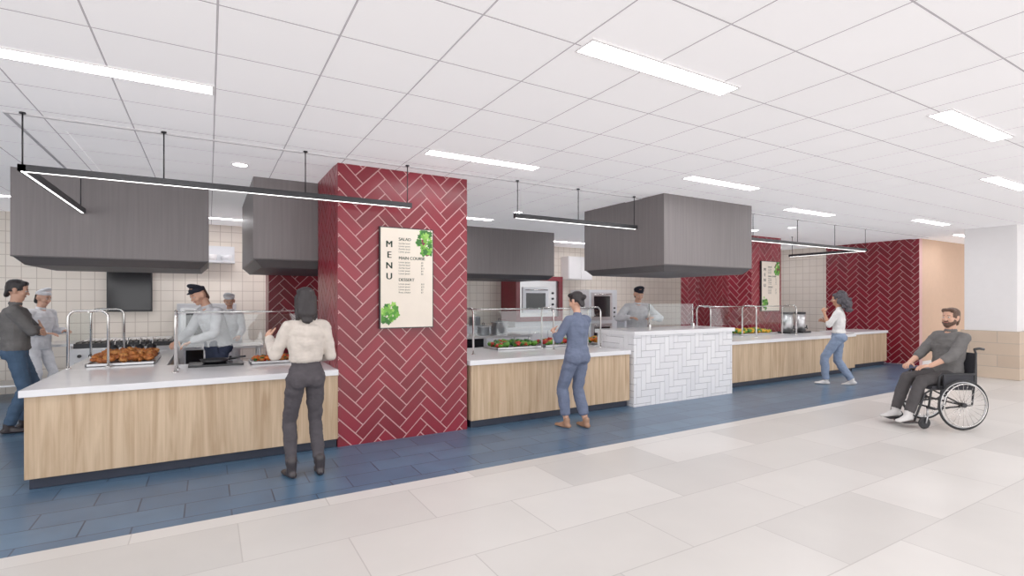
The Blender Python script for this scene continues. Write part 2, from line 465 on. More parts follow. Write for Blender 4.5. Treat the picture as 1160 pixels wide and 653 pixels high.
def guard_y(ys, x0, x1, zt=1.5):
    b = MB()
    for y in ys: uframe(b, (x0, y, 0), (x1, y, 0), zt)
    for a, c in zip(ys[:-1], ys[1:]):
        b.box(x0-.004, x0+.004, a+.02, c-.02, zt-.38, zt-.04, M_glass)
        b.box(x0+.02, x1-.02, a+.02, c-.02, zt-.008, zt, M_glass)
        b.cyl(((x0+x1)/2, a, zt-.015), ((x0+x1)/2, c, zt-.015), .009, M_chrome, n=10)
    b.build('sneeze_guard')
guard_x([-.3, 1.1], 6.4, 6.7)
guard_y([7.33, 8.6], -1.33, -.98)
guard_x([3.15, 4.5, 5.42], 6.4, 6.72)
guard_x([8.2, 9.6, 11.0], 6.5, 6.82)

# ------------------------------------------------------------------ food
M_chick = [mat('fried_chicken_%d' % i, lin(*c), .55, var=.3, scale=40, bump=.5) for i, c in enumerate([(190, 112, 50), (168, 92, 40), (205, 135, 68)])]
M_veg = [mat('veg_%d' % i, lin(*c), .45, var=.2, scale=30) for i, c in enumerate([(64, 120, 40), (100, 160, 50), (190, 40, 30), (230, 170, 40), (235, 120, 40), (40, 90, 30), (240, 230, 200)])]
def tray(x0, x1, y0, y1, z, items, name, cnt, r, mats, hump=.05):
    b = MB(); t = .012
    b.box(x0, x1, y0, y0+t, z, z+.03, M_steel); b.box(x0, x1, y1-t, y1, z, z+.03, M_steel)
    b.box(x0, x0+t, y0, y1, z, z+.03, M_steel); b.box(x1-t, x1, y0, y1, z, z+.03, M_steel)
    b.box(x0, x1, y0, y1, z, z+.006, M_steel)
    for k in range(cnt):
        px = random.uniform(x0+r+t, x1-r-t); py = random.uniform(y0+r+t, y1-r-t)
        u = (px-(x0+x1)/2)/((x1-x0)/2); v = (py-(y0+y1)/2)/((y1-y0)/2)
        hh = hump*max(0, 1-.7*max(u*u, v*v))*random.uniform(.3, 1)
        rr = r*random.uniform(.7, 1.15)
        b.ball((px, py, z+.016+rr*.75+hh), (rr*random.uniform(.8, 1.3), rr, rr*.75), random.choice(mats), 12, 8, amp=.9, fr=12, seed=k+x0)
    b.build(name)
tray(-1.2, -.55, 7.42, 8.3, .861, None, 'fried_chicken_tray', 220, .036, M_chick, .1)
tray(.42, 1.05, 6.75, 7.12, .861, None, 'roasted_vegetable_tray', 90, .028, [M_veg[2], M_veg[4], M_chick[0], M_veg[5]], .03)
tray(3.75, 4.55, 6.8, 7.25, .861, None, 'salad_tray', 170, .036, [M_veg[0], M_veg[1], M_veg[1], M_veg[5], M_veg[2]], .07)
tray(4.62, 5.35, 6.8, 7.25, .861, None, 'salad_tray', 150, .036, [M_veg[0], M_veg[1], M_veg[2], M_veg[2], M_veg[3]], .07)
tray(5.55, 6.25, 6.75, 7.2, .861, None, 'pepper_tray', 130, .036, [M_veg[3], M_veg[1], M_veg[4], M_veg[0], M_veg[3]], .07)
tray(9.7, 10.9, 6.9, 7.3, .861, None, 'pepper_tray', 150, .04, [M_veg[3], M_veg[1], M_veg[0], M_veg[3]], .07)

b = MB(); b.box(-.2, .35, 6.76, 7.12, .86, .885, M_screen)
b.revolve([(.0, .89), (.11, .89), (.15, .93), (.155, .93), (.115, .885), (0, .885)], (.06, 6.94, 0), M_black)
b.tube([(.2, 6.94, .92), (.3, 6.92, .94), (.38, 6.9, .95)], .012, M_black)
b.build('induction_cooktop')
b = MB()
for i in range(7): b.revolve([(0, .0+i*.012), (.06, .0+i*.012), (.12, .014+i*.012), (.122, .018+i*.012), (.06, .008+i*.012), (0, .008+i*.012)], (-.95, 9.05, .86), M_steelw)
b.build('plate_stack')
b = MB()
b.box(-1.2, -.6, 8.68, 8.86, .86, .88, M_black)
for i in range(4):
    b.revolve([(.0, .88), (.05, .88), (.058, 1.0), (.05, 1.0), (.045, .9), (0, .9)], (-1.11+i*.14, 8.77, 0), M_black)
    b.tube([(-1.11+i*.14, 8.77, .92), (-1.09+i*.14, 8.74, 1.1)], .005, M_chrome)
b.build('condiment_rack')

# ------------------------------------------------------------------ kitchen equipment
def prep_table(x0, x1, y0, y1, h=.9, mt=M_steel):
    b = MB(); b.box(x0, x1, y0, y1, h-.04, h, mt); b.box(x0+.05, x1-.05, y0+.05, y1-.05, .25, .28, mt)
    for x in (x0+.05, x1-.05):
        for y in (y0+.05, y1-.05): b.cyl((x, y, 0), (x, y, h-.04), .022, mt, n=12)
    b.build('prep_table', bevel=.004)
prep_table(-.1, .75, 9.1, 9.75, .9)
prep_table(3.2, 5.8, 9.0, 9.7, .9)
prep_table(-3.4, -1.9, 10.9, 11.7, .9)
b = MB(); b.box(-1.75, -.35, 9.75, 10.4, .1, .88, M_steelw)
for x in (-1.68, -.42):
    for y in (9.82, 10.33): b.cyl((x, y, 0), (x, y, .1), .025, M_black, n=10)
b.box(-1.75, -.35, 9.75, 10.4, .88, .9, M_steel)
for i in range(3):
    xa = -1.72+i*.46; b.box(xa, xa+.42, 9.8, 10.36, .9, .97, M_black)
    for k in range(6): b.cyl((xa+.03+k*.072, 9.82, .98), (xa+.03+k*.072, 10.34, .98), .009, M_screen, n=6)
    b.box(xa+.02, xa+.4, 9.73, 9.75, .2, .7, M_steel)
    for k in range(3): b.cyl((xa+.08+k*.13, 9.72, .79), (xa+.08+k*.13, 9.75, .79), .025, M_black, n=12)
b.build('griddle_range', bevel=.003)
def oven(x0, x1, y0, y1, h, name='convection_oven', mt=M_steelw):
    b = MB(); b.box(x0, x1, y0, y1, .12, h, mt)
    for x in (x0+.06, x1-.06):
        for y in (y0+.06, y1-.06): b.cyl((x, y, 0), (x, y, .12), .025, M_black, n=10)
    n = 2 if h > 1.3 else 1
    for i in range(n):
        za = .2+i*(h-.2)/n; zb = za+(h-.35)/n
        b.box(x0+.06, x1-.2, y0-.03, y0, za, zb, M_steel); b.box(x0+.14, x1-.28, y0-.034, y0-.03, za+.1, zb-.1, M_screen)
        b.cyl((x0+.12, y0-.06, zb-.05), (x1-.26, y0-.06, zb-.05), .012, M_chrome, n=10)
        for kz in range(3): b.cyl((x1-.1, y0-.03, za+.1+.12*kz), (x1-.1, y0, za+.1+.12*kz), .025, M_black, n=14)
    b.build(name, bevel=.006)
oven(-.5, .45, 11.1, 11.95, 1.55)
oven(-5.6, -4.6, 11.1, 11.95, 1.9, 'refrigerator')
oven(1.95, 2.95, 11.1, 11.95, 1.7)
oven(4.9, 5.9, 10.9, 11.75, 1.0, 'cooking_range')
oven(9.0, 10.0, 11.1, 11.95, 1.9, 'refrigerator')
oven(10.3, 11.2, 11.1, 11.95, 1.2)
for x0, x1, y0 in [(-1.85, -.6, 11.2), (3.1, 4.8, 11.2), (6.0, 8.8, 11.2)]:
    b = MB(); b.box(x0, x1, y0+.05, 11.95, 0, .1, M_kick); b.box(x0, x1, y0+.02, 11.97, .1, .86, M_steelw); b.box(x0, x1, y0, 11.98, .86, .92, M_quartz)
    n = int((x1-x0)/.55)
    for i in range(n):
        xa = x0+(x1-x0)*i/n
        b.box(xa+.02, xa+(x1-x0)/n-.02, y0, y0+.02, .14, .82, M_white); b.cyl((xa+.1, y0-.02, .76), (xa+.3, y0-.02, .76), .008, M_chrome, n=8)
    b.build('base_cabinet', bevel=.003)
b = MB(); b.box(3.95, 4.4, 9.15, 9.6, .9, .95, M_steelw)
b.box(4.1, 4.25, 9.45, 9.6, .95, 1.3, M_steelw); b.ball((4.17, 9.36, 1.38), (.13, .22, .12), M_steelw, 16, 10)
b.cyl((4.17, 9.3, 1.2), (4.17, 9.3, 1.3), .04, M_chrome)
b.revolve([(0, .96), (.1, .96), (.15, 1.05), (.16, 1.2), (.17, 1.2), (.165, 1.04), (.11, .95), (0, .95)], (4.17, 9.3, 0), M_steel)
b.build('stand_mixer', bevel=.01)
def pot(x, y, z, r, h):
    b = MB(); b.revolve([(0, 0), (r, 0), (r, h), (r+.01, h), (r*.98, h+.01), (.02, h+.03), (0, h+.03)], (x, y, z), M_steel)
    b.ring((x, y, z+h+.05), (0, 1, 0), .025, .006, M_black, 16, 6)
    for sx in (-1, 1): b.ring((x+sx*(r+.02), y, z+h*.75), (0, 0, 1), .03, .007, M_steel, 14, 6)
    b.build('stock_pot')
pot(5.2, 9.35, .9, .17, .26); pot(4.8, 9.3, .9, .12, .18); pot(3.6, 9.35, .9, .15, .3); pot(5.2, 11.3, 1.001, .16, .25); pot(5.6, 11.3, 1.001, .14, .2)
pot(.1, 9.45, .9, .13, .16)
b = MB(); b.box(-1.62, -.93, 11.93, 12, 1.4, 2.26, M_black); b.box(-1.6, -.95, 11.926, 11.93, 1.43, 2.24, M_screen); b.build('wall_television', bevel=.004)
b = MB(); b.box(8.7, 9.55, 11.65, 12, 2.2, 2.85, M_white); b.box(8.72, 9.12, 11.63, 11.65, 2.22, 2.83, M_white); b.box(9.14, 9.53, 11.63, 11.65, 2.22, 2.83, M_white)
b.build('wall_cabinet', bevel=.004)
b = MB(); b.box(6.72, 8.18, 11.2, 11.99, 1.06, 1.18, M_red[0]); b.box(6.72, 8.18, 11.2, 11.99, 2.12, 2.24, M_red[0])
b.box(6.72, 6.84, 11.2, 11.99, 1.18, 2.12, M_red[1]); b.box(8.06, 8.18, 11.2, 11.99, 1.18, 2.12, M_red[1])
b.box(6.72, 8.18, 11.25, 11.99, .921, 1.06, M_steelw)
b.box(6.84, 8.06, 11.28, 11.99, 1.18, 2.12, M_steel); b.box(6.95, 7.75, 11.25, 11.28, 1.28, 1.95, M_steelw); b.box(7.05, 7.65, 11.245, 11.25, 1.4, 1.8, M_screen)
b.cyl((7.0, 11.21, 1.88), (7.7, 11.21, 1.88), .014, M_chrome, n=10)
for k in range(4): b.cyl((7.9, 11.25, 1.35+k*.15), (7.9, 11.28, 1.35+k*.15), .03, M_black, n=14)
b.build('built_in_oven')
b = MB(); b.box(-1.85, .45, 11.7, 11.98, 2.36, 2.4, M_steelw); b.box(-1.85, .45, 11.9, 11.98, 2.4, 2.7, M_steelw)
for i in range(9): b.revolve([(0, 0), (.08, 0), (.1, .12), (0, .12)], (-1.7+i*.25, 11.8, 2.4), random.choice([M_steelw, M_steel, M_white]))
b.build('wall_shelf')
b = MB(); b.box(3.2, 4.7, 11.65, 12, 1.6, 1.63, M_steel)
for i in range(6): b.revolve([(0, 0), (.08, 0), (.1, .14), (0, .14)], (3.4+i*.22, 11.8, 1.63), random.choice([M_steelw, M_steel, M_white]))
b.build('wall_shelf')
b = MB(); b.box(23.93, 23.995, 1.0, 3.2, 0, 2.3, M_black); b.box(23.92, 23.93, 1.08, 2.06, .1, 2.2, M_wglass); b.box(23.92, 23.93, 2.14, 3.12, .1, 2.2, M_wglass)
b.cyl((23.88, 2.0, .9), (23.88, 2.0, 1.3), .015, M_chrome); b.build('door_1')
simple_box('baseboard_corridor', 15.23, 24, 5.81, 5.83, 0, .1, M_white)

for x in (11.35, 11.85):
    b = MB(); b.box(x-.16, x+.16, 6.75, 7.05, .86, .9, M_black)
    b.cyl((x, 6.92, .9), (x, 6.92, 1.3), .12, M_steel, n=24); b.cyl((x, 6.92, 1.3), (x, 6.92, 1.34), .125, M_black, n=24)
    b.tube([(x, 6.8, .98), (x, 6.75, .98), (x, 6.74, .95)], .012, M_black); b.box(x-.015, x+.015, 6.755, 6.77, .98, 1.04, M_black)
    b.build('beverage_dispenser')

# ------------------------------------------------------------------ people
def cap_mesh(p0, p1, r0, r1, front, wx, wy, cap, n=14):
    a = p1-p0
    a = a.normalized() if a.length > 1e-6 else V((0, 0, 1))
    if abs(a.dot(front)) > .95: front = V((0, 0, 1)) if abs(a.z) < .9 else V((1, 0, 0))
    sd = a.cross(front).normalized(); fr = sd.cross(a)
    rings = []
    for t in (70, 45, 20, 0):
        t = math.radians(t); rings.append((p0-a*r0*cap*math.sin(t), r0*math.cos(t)))
    for t in (0, 20, 45, 70):
        t = math.radians(t); rings.append((p1+a*r1*cap*math.sin(t), r1*math.cos(t)))
    vs = [p0-a*r0*cap]
    for c, r in rings:
        for j in range(n):
            th = 2*math.pi*j/n
            vs.append(c+sd*(r*wx*math.cos(th))+fr*(r*wy*math.sin(th)))
    vs.append(p1+a*r1*cap)
    k = len(rings); fs = []
    for j in range(n):
        j2 = (j+1) % n
        fs.append((0, 1+j2, 1+j)); fs.append((len(vs)-1, 1+(k-1)*n+j, 1+(k-1)*n+j2))
        for i in range(k-1): fs.append((1+i*n+j, 1+i*n+j2, 1+(i+1)*n+j2, 1+(i+1)*n+j))
    return vs, fs

def ik(a, t, l1, l2, pole):
    v = t-a; d = v.length
    if d > (l1+l2)*.995: d = (l1+l2)*.995; t = a+v.normalized()*d
    vn = v.normalized(); x = (l1*l1-l2*l2+d*d)/(2*d); h = math.sqrt(max(l1*l1-x*x, 0))
    p = (pole-vn*pole.dot(vn)).normalized()
    return a+vn*x+p*h, t

M_eye = mat('eye_white', (.62, .6, .58, 1), .3); M_iris = mat('eye_dark', (.03, .02, .015, 1), .2)
M_lip = mat('lips', lin(176, 108, 96), .5)

def human(name, loc, yaw, H, P):
    s = H/1.75; fem = P.get('fem', False)
    skin, top, bot, shoe, hair = P['skin'], P['top'], P['bot'], P['shoe'], P['hair']
    prims = []; extra = []
    F = V((0, 1, 0))
    def pr(p0, p1, r0, r1=None, mt=None, front=F, wx=1., wy=1., cap=1., ex=False, fold=False):
        (extra if ex else prims).append((V(p0), V(p1), r0, r0 if r1 is None else r1, V(front), wx, wy, cap, mt))
    pel = V(P.get('pelvis', (0, 0, .95)))
    lean = math.radians(P.get('lean', 0)); side = math.radians(P.get('side', 0)); tw = math.radians(P.get('twist', 0))
    Tl = Matrix.Translation(pel) @ Matrix.Rotation(-lean*.5, 4, 'X') @ Matrix.Rotation(side*.5, 4, 'Y') @ Matrix.Rotation(tw*.3, 4, 'Z')
    Tu = Tl @ Matrix.Translation((0, 0, .14)) @ Matrix.Rotation(-lean*.5, 4, 'X') @ Matrix.Rotation(side*.5, 4, 'Y') @ Matrix.Rotation(tw*.7, 4, 'Z') @ Matrix.Translation((0, 0, -.14))
    def T(x, y, z): return (Tl if z < .14 else Tu) @ V((x, y, z))
    fu = Tu.to_3x3() @ F; fl = Tl.to_3x3() @ F
    if fem: prof = [(-.08, .165, .115), (-.01, .165, .118), (.06, .143, .1), (.13, .122, .09), (.2, .128, .093), (.3, .145, .1), (.38, .148, .09), (.44, .125, .075)]
    else: prof = [(-.08, .155, .11), (.0, .158, .112), (.07, .152, .11), (.14, .148, .108), (.22, .156, .112), (.32, .172, .118), (.4, .175, .108), (.455, .14, .085)]
    hem = P.get('hem', .0); lo = P.get('loose', .0)
    for (z0, a0, b0), (z1, a1, b1) in zip(prof[:-1], prof[1:]):
        mt = top if (z0+z1)/2 > hem else bot
        e = (.012+lo) if mt is top else .002
        pr(T(0, 0, z0), T(0, 0, z1), a0+e, a1+e, mt, fu if z0 >= .14 else fl, 1, (b0+b1+2*e)/(a0+a1+2*e), .2)
    gl = .07
    for sx in (-1, 1):
        pr(T(sx*gl, -.05, -.045), T(sx*gl, -.05, -.045), .088 if fem else .08, None, bot, fl)
        if fem: pr(T(sx*.062, .065, .3), T(sx*.062, .065, .3), .065, None, top, fu)
        else: pr(T(sx*.07, .055, .34), T(sx*.07, .055, .34), .07, None, top, fu, 1.2)
    shx = .158 if fem else .182; shz = .445
    pr(T(-shx+.02, -.005, shz), T(shx-.02, -.005, shz), .058 if fem else .066, None, top, fu)
    pr(T(0, -.015, .43), T(0, -.008, .52), .09, .056, top, fu, 1.1, .8, .4)
    pr(T(0, -.005, .47), T(0, .01, .6), .048 if fem else .056, .046 if fem else .053, skin, fu)
    if P.get('collar'):
        pr(T(0, -.002, .515), T(0, .0, .535), .068, .064, top, fu, 1, 1, .1)
    HR = (Matrix.Rotation(math.radians(P.get('hyaw', 0)), 4, 'Z') @ Matrix.Rotation(math.radians(P.get('hpitch', 0)), 4, 'X')).to_3x3()
    hc = T(0, .02, .672)+V((0, P.get('hfwd', 0), 0))
    def h(x, y, z): return hc+HR @ V((x, y, z))
    hf = HR @ F
    def ell(c, rx, ry, rz, mt):
        p = h(*c); k = rz*.3; ax = HR @ V((0, 0, k))
        pr(p-ax, p+ax, rx, rx, mt, hf, 1, ry/rx, (rz-k)/rx)
    ell((0, -.01, .032), .073, .092, .085, skin)
    pr(h(0, .022, .01), h(0, .03, -.065), .062, .046, skin, hf)
    pr(h(0, .042, -.085), h(0, .05, -.088), .03, .026, skin, hf)
    pr(h(0, .08, .004), h(0, .1, -.028), .010, .014, skin, hf, cap=.8)
    pr(h(-.035, .07, .026), h(.035, .07, .026), .014, None, skin, hf)
    for sx in (-1, 1):
        pr(h(sx*.034, .052, -.025), h(sx*.034, .052, -.025), .03, None, skin, hf)
        pr(h(sx*.076, -.008, -.025), h(sx*.08, -.014, .012), .012, .016, skin, hf, .8, 1.2)
        pr(h(sx*.030, .0755, .008), h(sx*.030, .0755, .008), .011, None, M_eye, HR @ V((0, 0, 1)), 1, 1, 1, ex=True)
        pr(h(sx*.030, .0835, .008), h(sx*.030, .0835, .008), .0052, None, M_iris, ex=True)
        pr(h(sx*.019, .0825, .016), h(sx*.041, .0775, .016), .0042, None, skin, ex=True)
        pr(h(sx*.016, .083, .029), h(sx*.042, .077, .031), .0032, .0024, hair, ex=True)
    pr(h(-.018, .0775, -.056), h(.018, .0775, -.056), .006, None, P.get('lip', M_lip), hf, ex=True)
    hs = P.get('hairstyle', 'short')
    if P.get('cap'):
        pr(h(0, -.06, .03), h(0, -.08, -.05), .068, .05, hair, hf, 1.05, .6)
    else:
        ell((0, -.02, .045), .08, .097, .088, hair)
        pr(h(-.045, .045, .09), h(.045, .045, .09), .03, None, hair, hf)
        pr(h(0, -.075, .0), h(0, -.085, -.05), .06, .045, hair, hf, 1.1, .6)
    if hs == 'long':
        pr(h(0, -.055, .03), h(0, -.09, -.12), .086, .082, hair, hf, 1, .55, .5)
        pr(h(0, -.088, -.1), h(0, -.098, -.19), .078, .05, hair, hf, 1, .45, .4)
        for sx in (-1, 1): pr(h(sx*.068, -.015, .03), h(sx*.072, -.05, -.15), .032, .026, hair, hf)
    if hs == 'bun':
        pr(h(0, -.11, .03), h(0, -.13, .035), .042, .036, hair, hf)
    if hs == 'curly':
        rd = random.Random(3)
        for k in range(46):
            u = rd.uniform(-.9, 1); th = rd.uniform(math.pi*.95, math.pi*2.05)
            q = math.sqrt(1-u*u)
            pr(h(.1*q*math.cos(th), -.03+.13*q*math.sin(th), .03+.12*u-(.05 if u < 0 else 0)), h(.1*q*math.cos(th), -.03+.13*q*math.sin(th), .02+.12*u), .03, None, hair)
        for k in range(34):
            pr(h(rd.uniform(-.1, .1), rd.uniform(-.2, -.08), rd.uniform(-.22, .02)), h(rd.uniform(-.09, .09), -.15, rd.uniform(-.22, -.0)), .032, None, hair)
    if P.get('beard'):
        pr(h(-.05, .02, -.05), h(0, .055, -.088), .03, .034, P['beard'], hf); pr(h(.05, .02, -.05), h(0, .055, -.088), .03, .034, P['beard'], hf)
        pr(h(-.02, .084, -.042), h(.02, .084, -.042), .007, None, P['beard'], hf)
    if P.get('cap'):
        cm = P['cap']; HU = HR @ V((0, 0, 1))
        pr(h(0, -.01, .06), h(0, -.012, .085), .082, .086, cm, hf, 1, 1.14, .25)
        pr(h(0, -.015, .098), h(0, -.02, .104), .094, .092, cm, hf, 1, 1.16, .34)
        if not P.get('nopeak'):
            pr(h(-.03, .085, .062), h(.03, .085, .062), .036, .036, cm, HU, .9, .2, .6)
    for sx, key in ((1, 'R'), (-1, 'L')):
        A = P['arm'+key]
        S = T(sx*shx, -.005, shz-.005)
        E, W = ik(S, V(A['t']), .285, .255, V(A.get('pole', (sx*.4, -.6, -.6))))
        ce = .01+lo*.6
        ra = .043 if fem else .051
        pr(S, E, ra+.014+lo*.3, ra*.84+ce, top, F)
        sl = A.get('sleeve', P.get('sleeve', .9))
        Q = E+(W-E)*sl
        if sl > .05:
            pr(E, Q, ra*.86+ce, (.03 if fem else .034)+ce, top, F)
        pr(E, W, ra*.8, .024 if fem else .028, skin, F)
        d = V(A['d']).normalized() if 'd' in A else (W-E).normalized()
        n = V(A.get('n', (0, 0, -1))); n = (n-d*n.dot(d)).normalized()
        th = d.cross(n)*sx
        k = .92 if fem else 1.
        pr(W+d*.01, W+d*.082*k, .028*k, .04*k, skin, n, 1, .4, .4)
        c0 = math.radians(A.get('curl', 18))
        for i, (o, L) in enumerate(((.03, .072), (.0105, .08), (-.0095, .074), (-.029, .058))):
            p = W+(d*(.084-.004*abs(i-1))+th*o)*k
            c = c0*.6
            for q, (fl_, rr) in enumerate(((.45, .0092), (.32, .0084), (.23, .0074))):
                dd = d*math.cos(c)+n*math.sin(c); p2 = p+dd*L*fl_*k
                pr(p, p2, rr*k, rr*.92*k, skin, n, ex=True); p = p2; c += c0
        p = W+(d*.028+th*.026)*k; dd = (d*.65+th*.7+n*.2).normalized()
        for L, rr in ((.036, .0125), (.03, .0105), (.024, .009)):
            p2 = p+dd*L*k; pr(p, p2, rr*k, rr*.9*k, skin, n, ex=True); p = p2; dd = (dd+d*.25+n*.2).normalized()
    for sx, key in ((1, 'R'), (-1, 'L')):
        G = P['leg'+key]
        Hh = Tl @ V((sx*.085, 0, -.035))
        K, A = ik(Hh, V(G['t']), .44, .43, V(G.get('pole', (sx*.06, 1, 0))))
        lt = P.get('legloose', .0)
        pr(Hh, K, (.088 if fem else .086)+lt*.4, .058+lt*.8, bot, F)
        ct = K+(A-K)*.3
        pr(K, ct, .056+lt*.9, .058+lt, bot, F); pr(ct, A+(K-A).normalized()*(.03+P.get('ankle', 0)), .058+lt, .042+lt, bot, F, cap=.25)
        fy = math.radians(G.get('yaw', -sx*8)); fp = math.radians(G.get('pitch', 0))
        fr = Matrix.Rotation(fy, 3, 'Z') @ Matrix.Rotation(fp, 3, 'X')
        def f(x, y, z): return A+fr @ V((x, y, z))
        up = fr @ V((0, 0, 1))
        if P.get('ankle', 0) > 0: pr(A+(K-A).normalized()*.14, f(0, 0, -.02), .04, .034, skin, F)
        pr(f(0, -.005, .02+P.get('boot', 0)), f(0, 0, -.03), .042+(.006 if P.get('boot') else 0), .042, shoe, F)
        pr(f(0, -.035, -.05), f(0, .06, -.052), .036, .036, shoe, up, 1.0, .85)
        pr(f(0, .0, -.02), f(0, .1, -.05), .038, .028, shoe, up, 1.05, .9)
        pr(f(0, .06, -.056), f(0, .155, -.058), .041, .034, shoe, up, 1.1, .62)
    for q in P.get('extra', []): 
        pr(T(*q[0]), T(*q[1]), q[2], q[3], q[4], fl, q[5], q[6], q[7])
    vs = []; fs = []
    for p in prims:
        v_, f_ = cap_mesh(*p[:8]); o = len(vs); vs += v_; fs += [tuple(i+o for i in q) for q in f_]
    me = bpy.data.meshes.new('tmp'); me.from_pydata([tuple(v) for v in vs], [], fs); me.update()
    ob = bpy.data.objects.new('tmp', me); scene.collection.objects.link(ob)
    r = ob.modifiers.new('r', 'REMESH'); r.mode = 'VOXEL'; r.voxel_size = .008; r.use_smooth_shade = True
    sm = ob.modifiers.new('s', 'SMOOTH'); sm.factor = .5; sm.iterations = 4
    dg = bpy.context.evaluated_depsgraph_get(); dg.update()
    m2 = bpy.data.meshes.new_from_object(ob.evaluated_get(dg))
    bpy.data.objects.remove(ob)
    nv = len(m2.vertices); co = np.empty(nv*3); m2.vertices.foreach_get('co', co); co = co.reshape(-1, 3)
    no = np.empty(nv*3); m2.vertices.foreach_get('normal', no); no = no.reshape(-1, 3)
    mats = []
    for p in prims+extra:
        if p[8] not in mats: mats.append(p[8])
    def nearest(X):
        best = np.full(len(X), 1e9); idx = np.zeros(len(X), int)
        for p in prims:
            p0 = np.array(p[0]); p1 = np.array(p[1]); a = p1-p0; L = np.linalg.norm(a)
            an = a/L if L > 1e-6 else np.array((0, 0, 1.))
            A_ = V(an); fr_ = p[4]
            if abs(A_.dot(fr_)) > .95: fr_ = V((0, 0, 1)) if abs(A_.z) < .9 else V((1, 0, 0))
            sd = A_.cross(fr_).normalized(); f2 = sd.cross(A_)
            d = X-p0; t = d@an; tc = np.clip(t, 0, L)
            rr = p[2]+(p[3]-p[2])*(tc/L if L > 1e-6 else 0)
            q = np.sqrt(((d@np.array(sd))/p[5])**2+((d@np.array(f2))/p[6])**2+((t-tc)/max(p[7], .2))**2)-rr
            q = q*min(1, p[5], p[6])**.5
            k = q < best; best[k] = q[k]; idx[k] = mats.index(p[8])
        return idx
    vm = nearest(co); cloth = {mats.index(m) for m in (top, bot) if m in mats}
    hi = mats.index(hair) if hair in mats else -1
    for i in range(nv):
        if vm[i] in cloth:
            c = V(co[i]); n = noise.noise(V((c.x*9, c.y*9, c.z*16)))*.009+(abs(noise.noise(V((c.x*18, c.y*18, c.z*34))))-.2)*.006
            co[i] += no[i]*n
        elif vm[i] == hi:
            c = V(co[i]); co[i] += no[i]*noise.noise(V((c.x*70, c.y*70, c.z*12)))*.004
    co[:, 2] = np.maximum(co[:, 2], 0.002)
    npoly = len(m2.polygons); cen = np.empty(npoly*3); m2.polygons.foreach_get('center', cen)
    pm = list(nearest(cen.reshape(-1, 3)))
    faces = [tuple(p.vertices) for p in m2.polygons]
    allv = [tuple(c) for c in co]
    for p in extra:
        v_, f_ = cap_mesh(*p[:8], n=10); o = len(allv); allv += [tuple(q) for q in v_]
        faces += [tuple(i+o for i in q) for q in f_]; pm += [mats.index(p[8])]*len(f_)
    m3 = bpy.data.meshes.new(name)
    m3.from_pydata([(x*s, y*s, z*s) for x, y, z in allv], [], faces)
    for m in mats: m3.materials.append(m)
    m3.polygons.foreach_set('material_index', [int(i) for i in pm])
    m3.polygons.foreach_set('use_smooth', [True]*len(faces)); m3.update()
    bpy.data.meshes.remove(m2)
    ob = bpy.data.objects.new(name, m3); scene.collection.objects.link(ob)
    ob.matrix_world = Matrix.Translation(loc) @ Matrix.Rotation(math.radians(yaw), 4, 'Z')
    return ob

def cloth(n, c): return mat(n, lin(*c), .85, var=.1, scale=14, spec=.2)
sk1 = mat('skin_light', lin(214, 164, 138), .5, var=.04); sk2 = mat('skin_tan', lin(190, 138, 108), .5, var=.04)
hb = mat('hair_black', lin(34, 28, 30), .5, var=.2, scale=60); hbr = mat('hair_brown', lin(84, 58, 44), .6, var=.25, scale=60)
hg = mat('hair_curly', lin(70, 66, 72), .7, var=.3, scale=50)
cream = cloth('cream_sweater', (210, 200, 190)); dgray = cloth('dark_trousers', (76, 72, 76)); blk = mat('black_leather', lin(52, 46, 48), .4)
denim = cloth('denim_blue', (104, 114, 138)); jeans = cloth('light_jeans', (128, 144, 170)); djeans = cloth('jeans', (70, 92, 118))
gshirt = cloth('gray_shirt', (106, 104, 103)); whitec = cloth('chef_white', (226, 226, 230)); wtop = cloth('white_top', (232, 230, 228))
navy = cloth('navy_apron', (58, 66, 88)); brown = mat('brown_leather', lin(165, 124, 98), .5); wshoe = mat('white_sneaker', lin(215, 212, 210), .6)
graychef = cloth('gray_chef', (208, 208, 212)); dpant = cloth('charcoal_pants', (76, 73, 74)); blackcap = cloth('black_cap', (34, 36, 46))

human('woman_in_cream_sweater', (.77, 5.04, 0), 6, 1.74, dict(fem=True, skin=sk1, top=cream, bot=dgray, shoe=blk, hair=hb, hairstyle='long', hem=.1, loose=.013, legloose=.006,
      hyaw=-6, hpitch=-4, pelvis=(0, 0, .945), boot=.05,
      armR=dict(t=(.2, .24, 1.06), n=(-.6, 0, -.6), pole=(.3, -.7, -.9), curl=30), armL=dict(t=(-.26, .27, 1.27), n=(.6, 0, -.5), pole=(-.25, -.3, -1.), curl=30),
      legR=dict(t=(.12, -.02, .08)), legL=dict(t=(-.12, .03, .08))))
human('woman_in_denim_jumpsuit', (4.02, 5.2, 0), 6, 1.73, dict(fem=True, skin=sk1, top=denim, bot=denim, shoe=brown, hair=hb, hairstyle='bun', hem=.0, loose=.012, legloose=.022, ankle=.06,
      hyaw=10, hpitch=-12, pelvis=(0, 0, .945), sleeve=.45,
      armR=dict(t=(.1, .32, 1.2), n=(-.7, 0, -.4), pole=(.4, -.5, -.8), curl=40), armL=dict(t=(-.12, .32, 1.22), n=(.7, 0, -.4), pole=(-.5, -.4, -.8), curl=40),
      legR=dict(t=(.1, -.06, .08)), legL=dict(t=(-.11, .08, .08))))
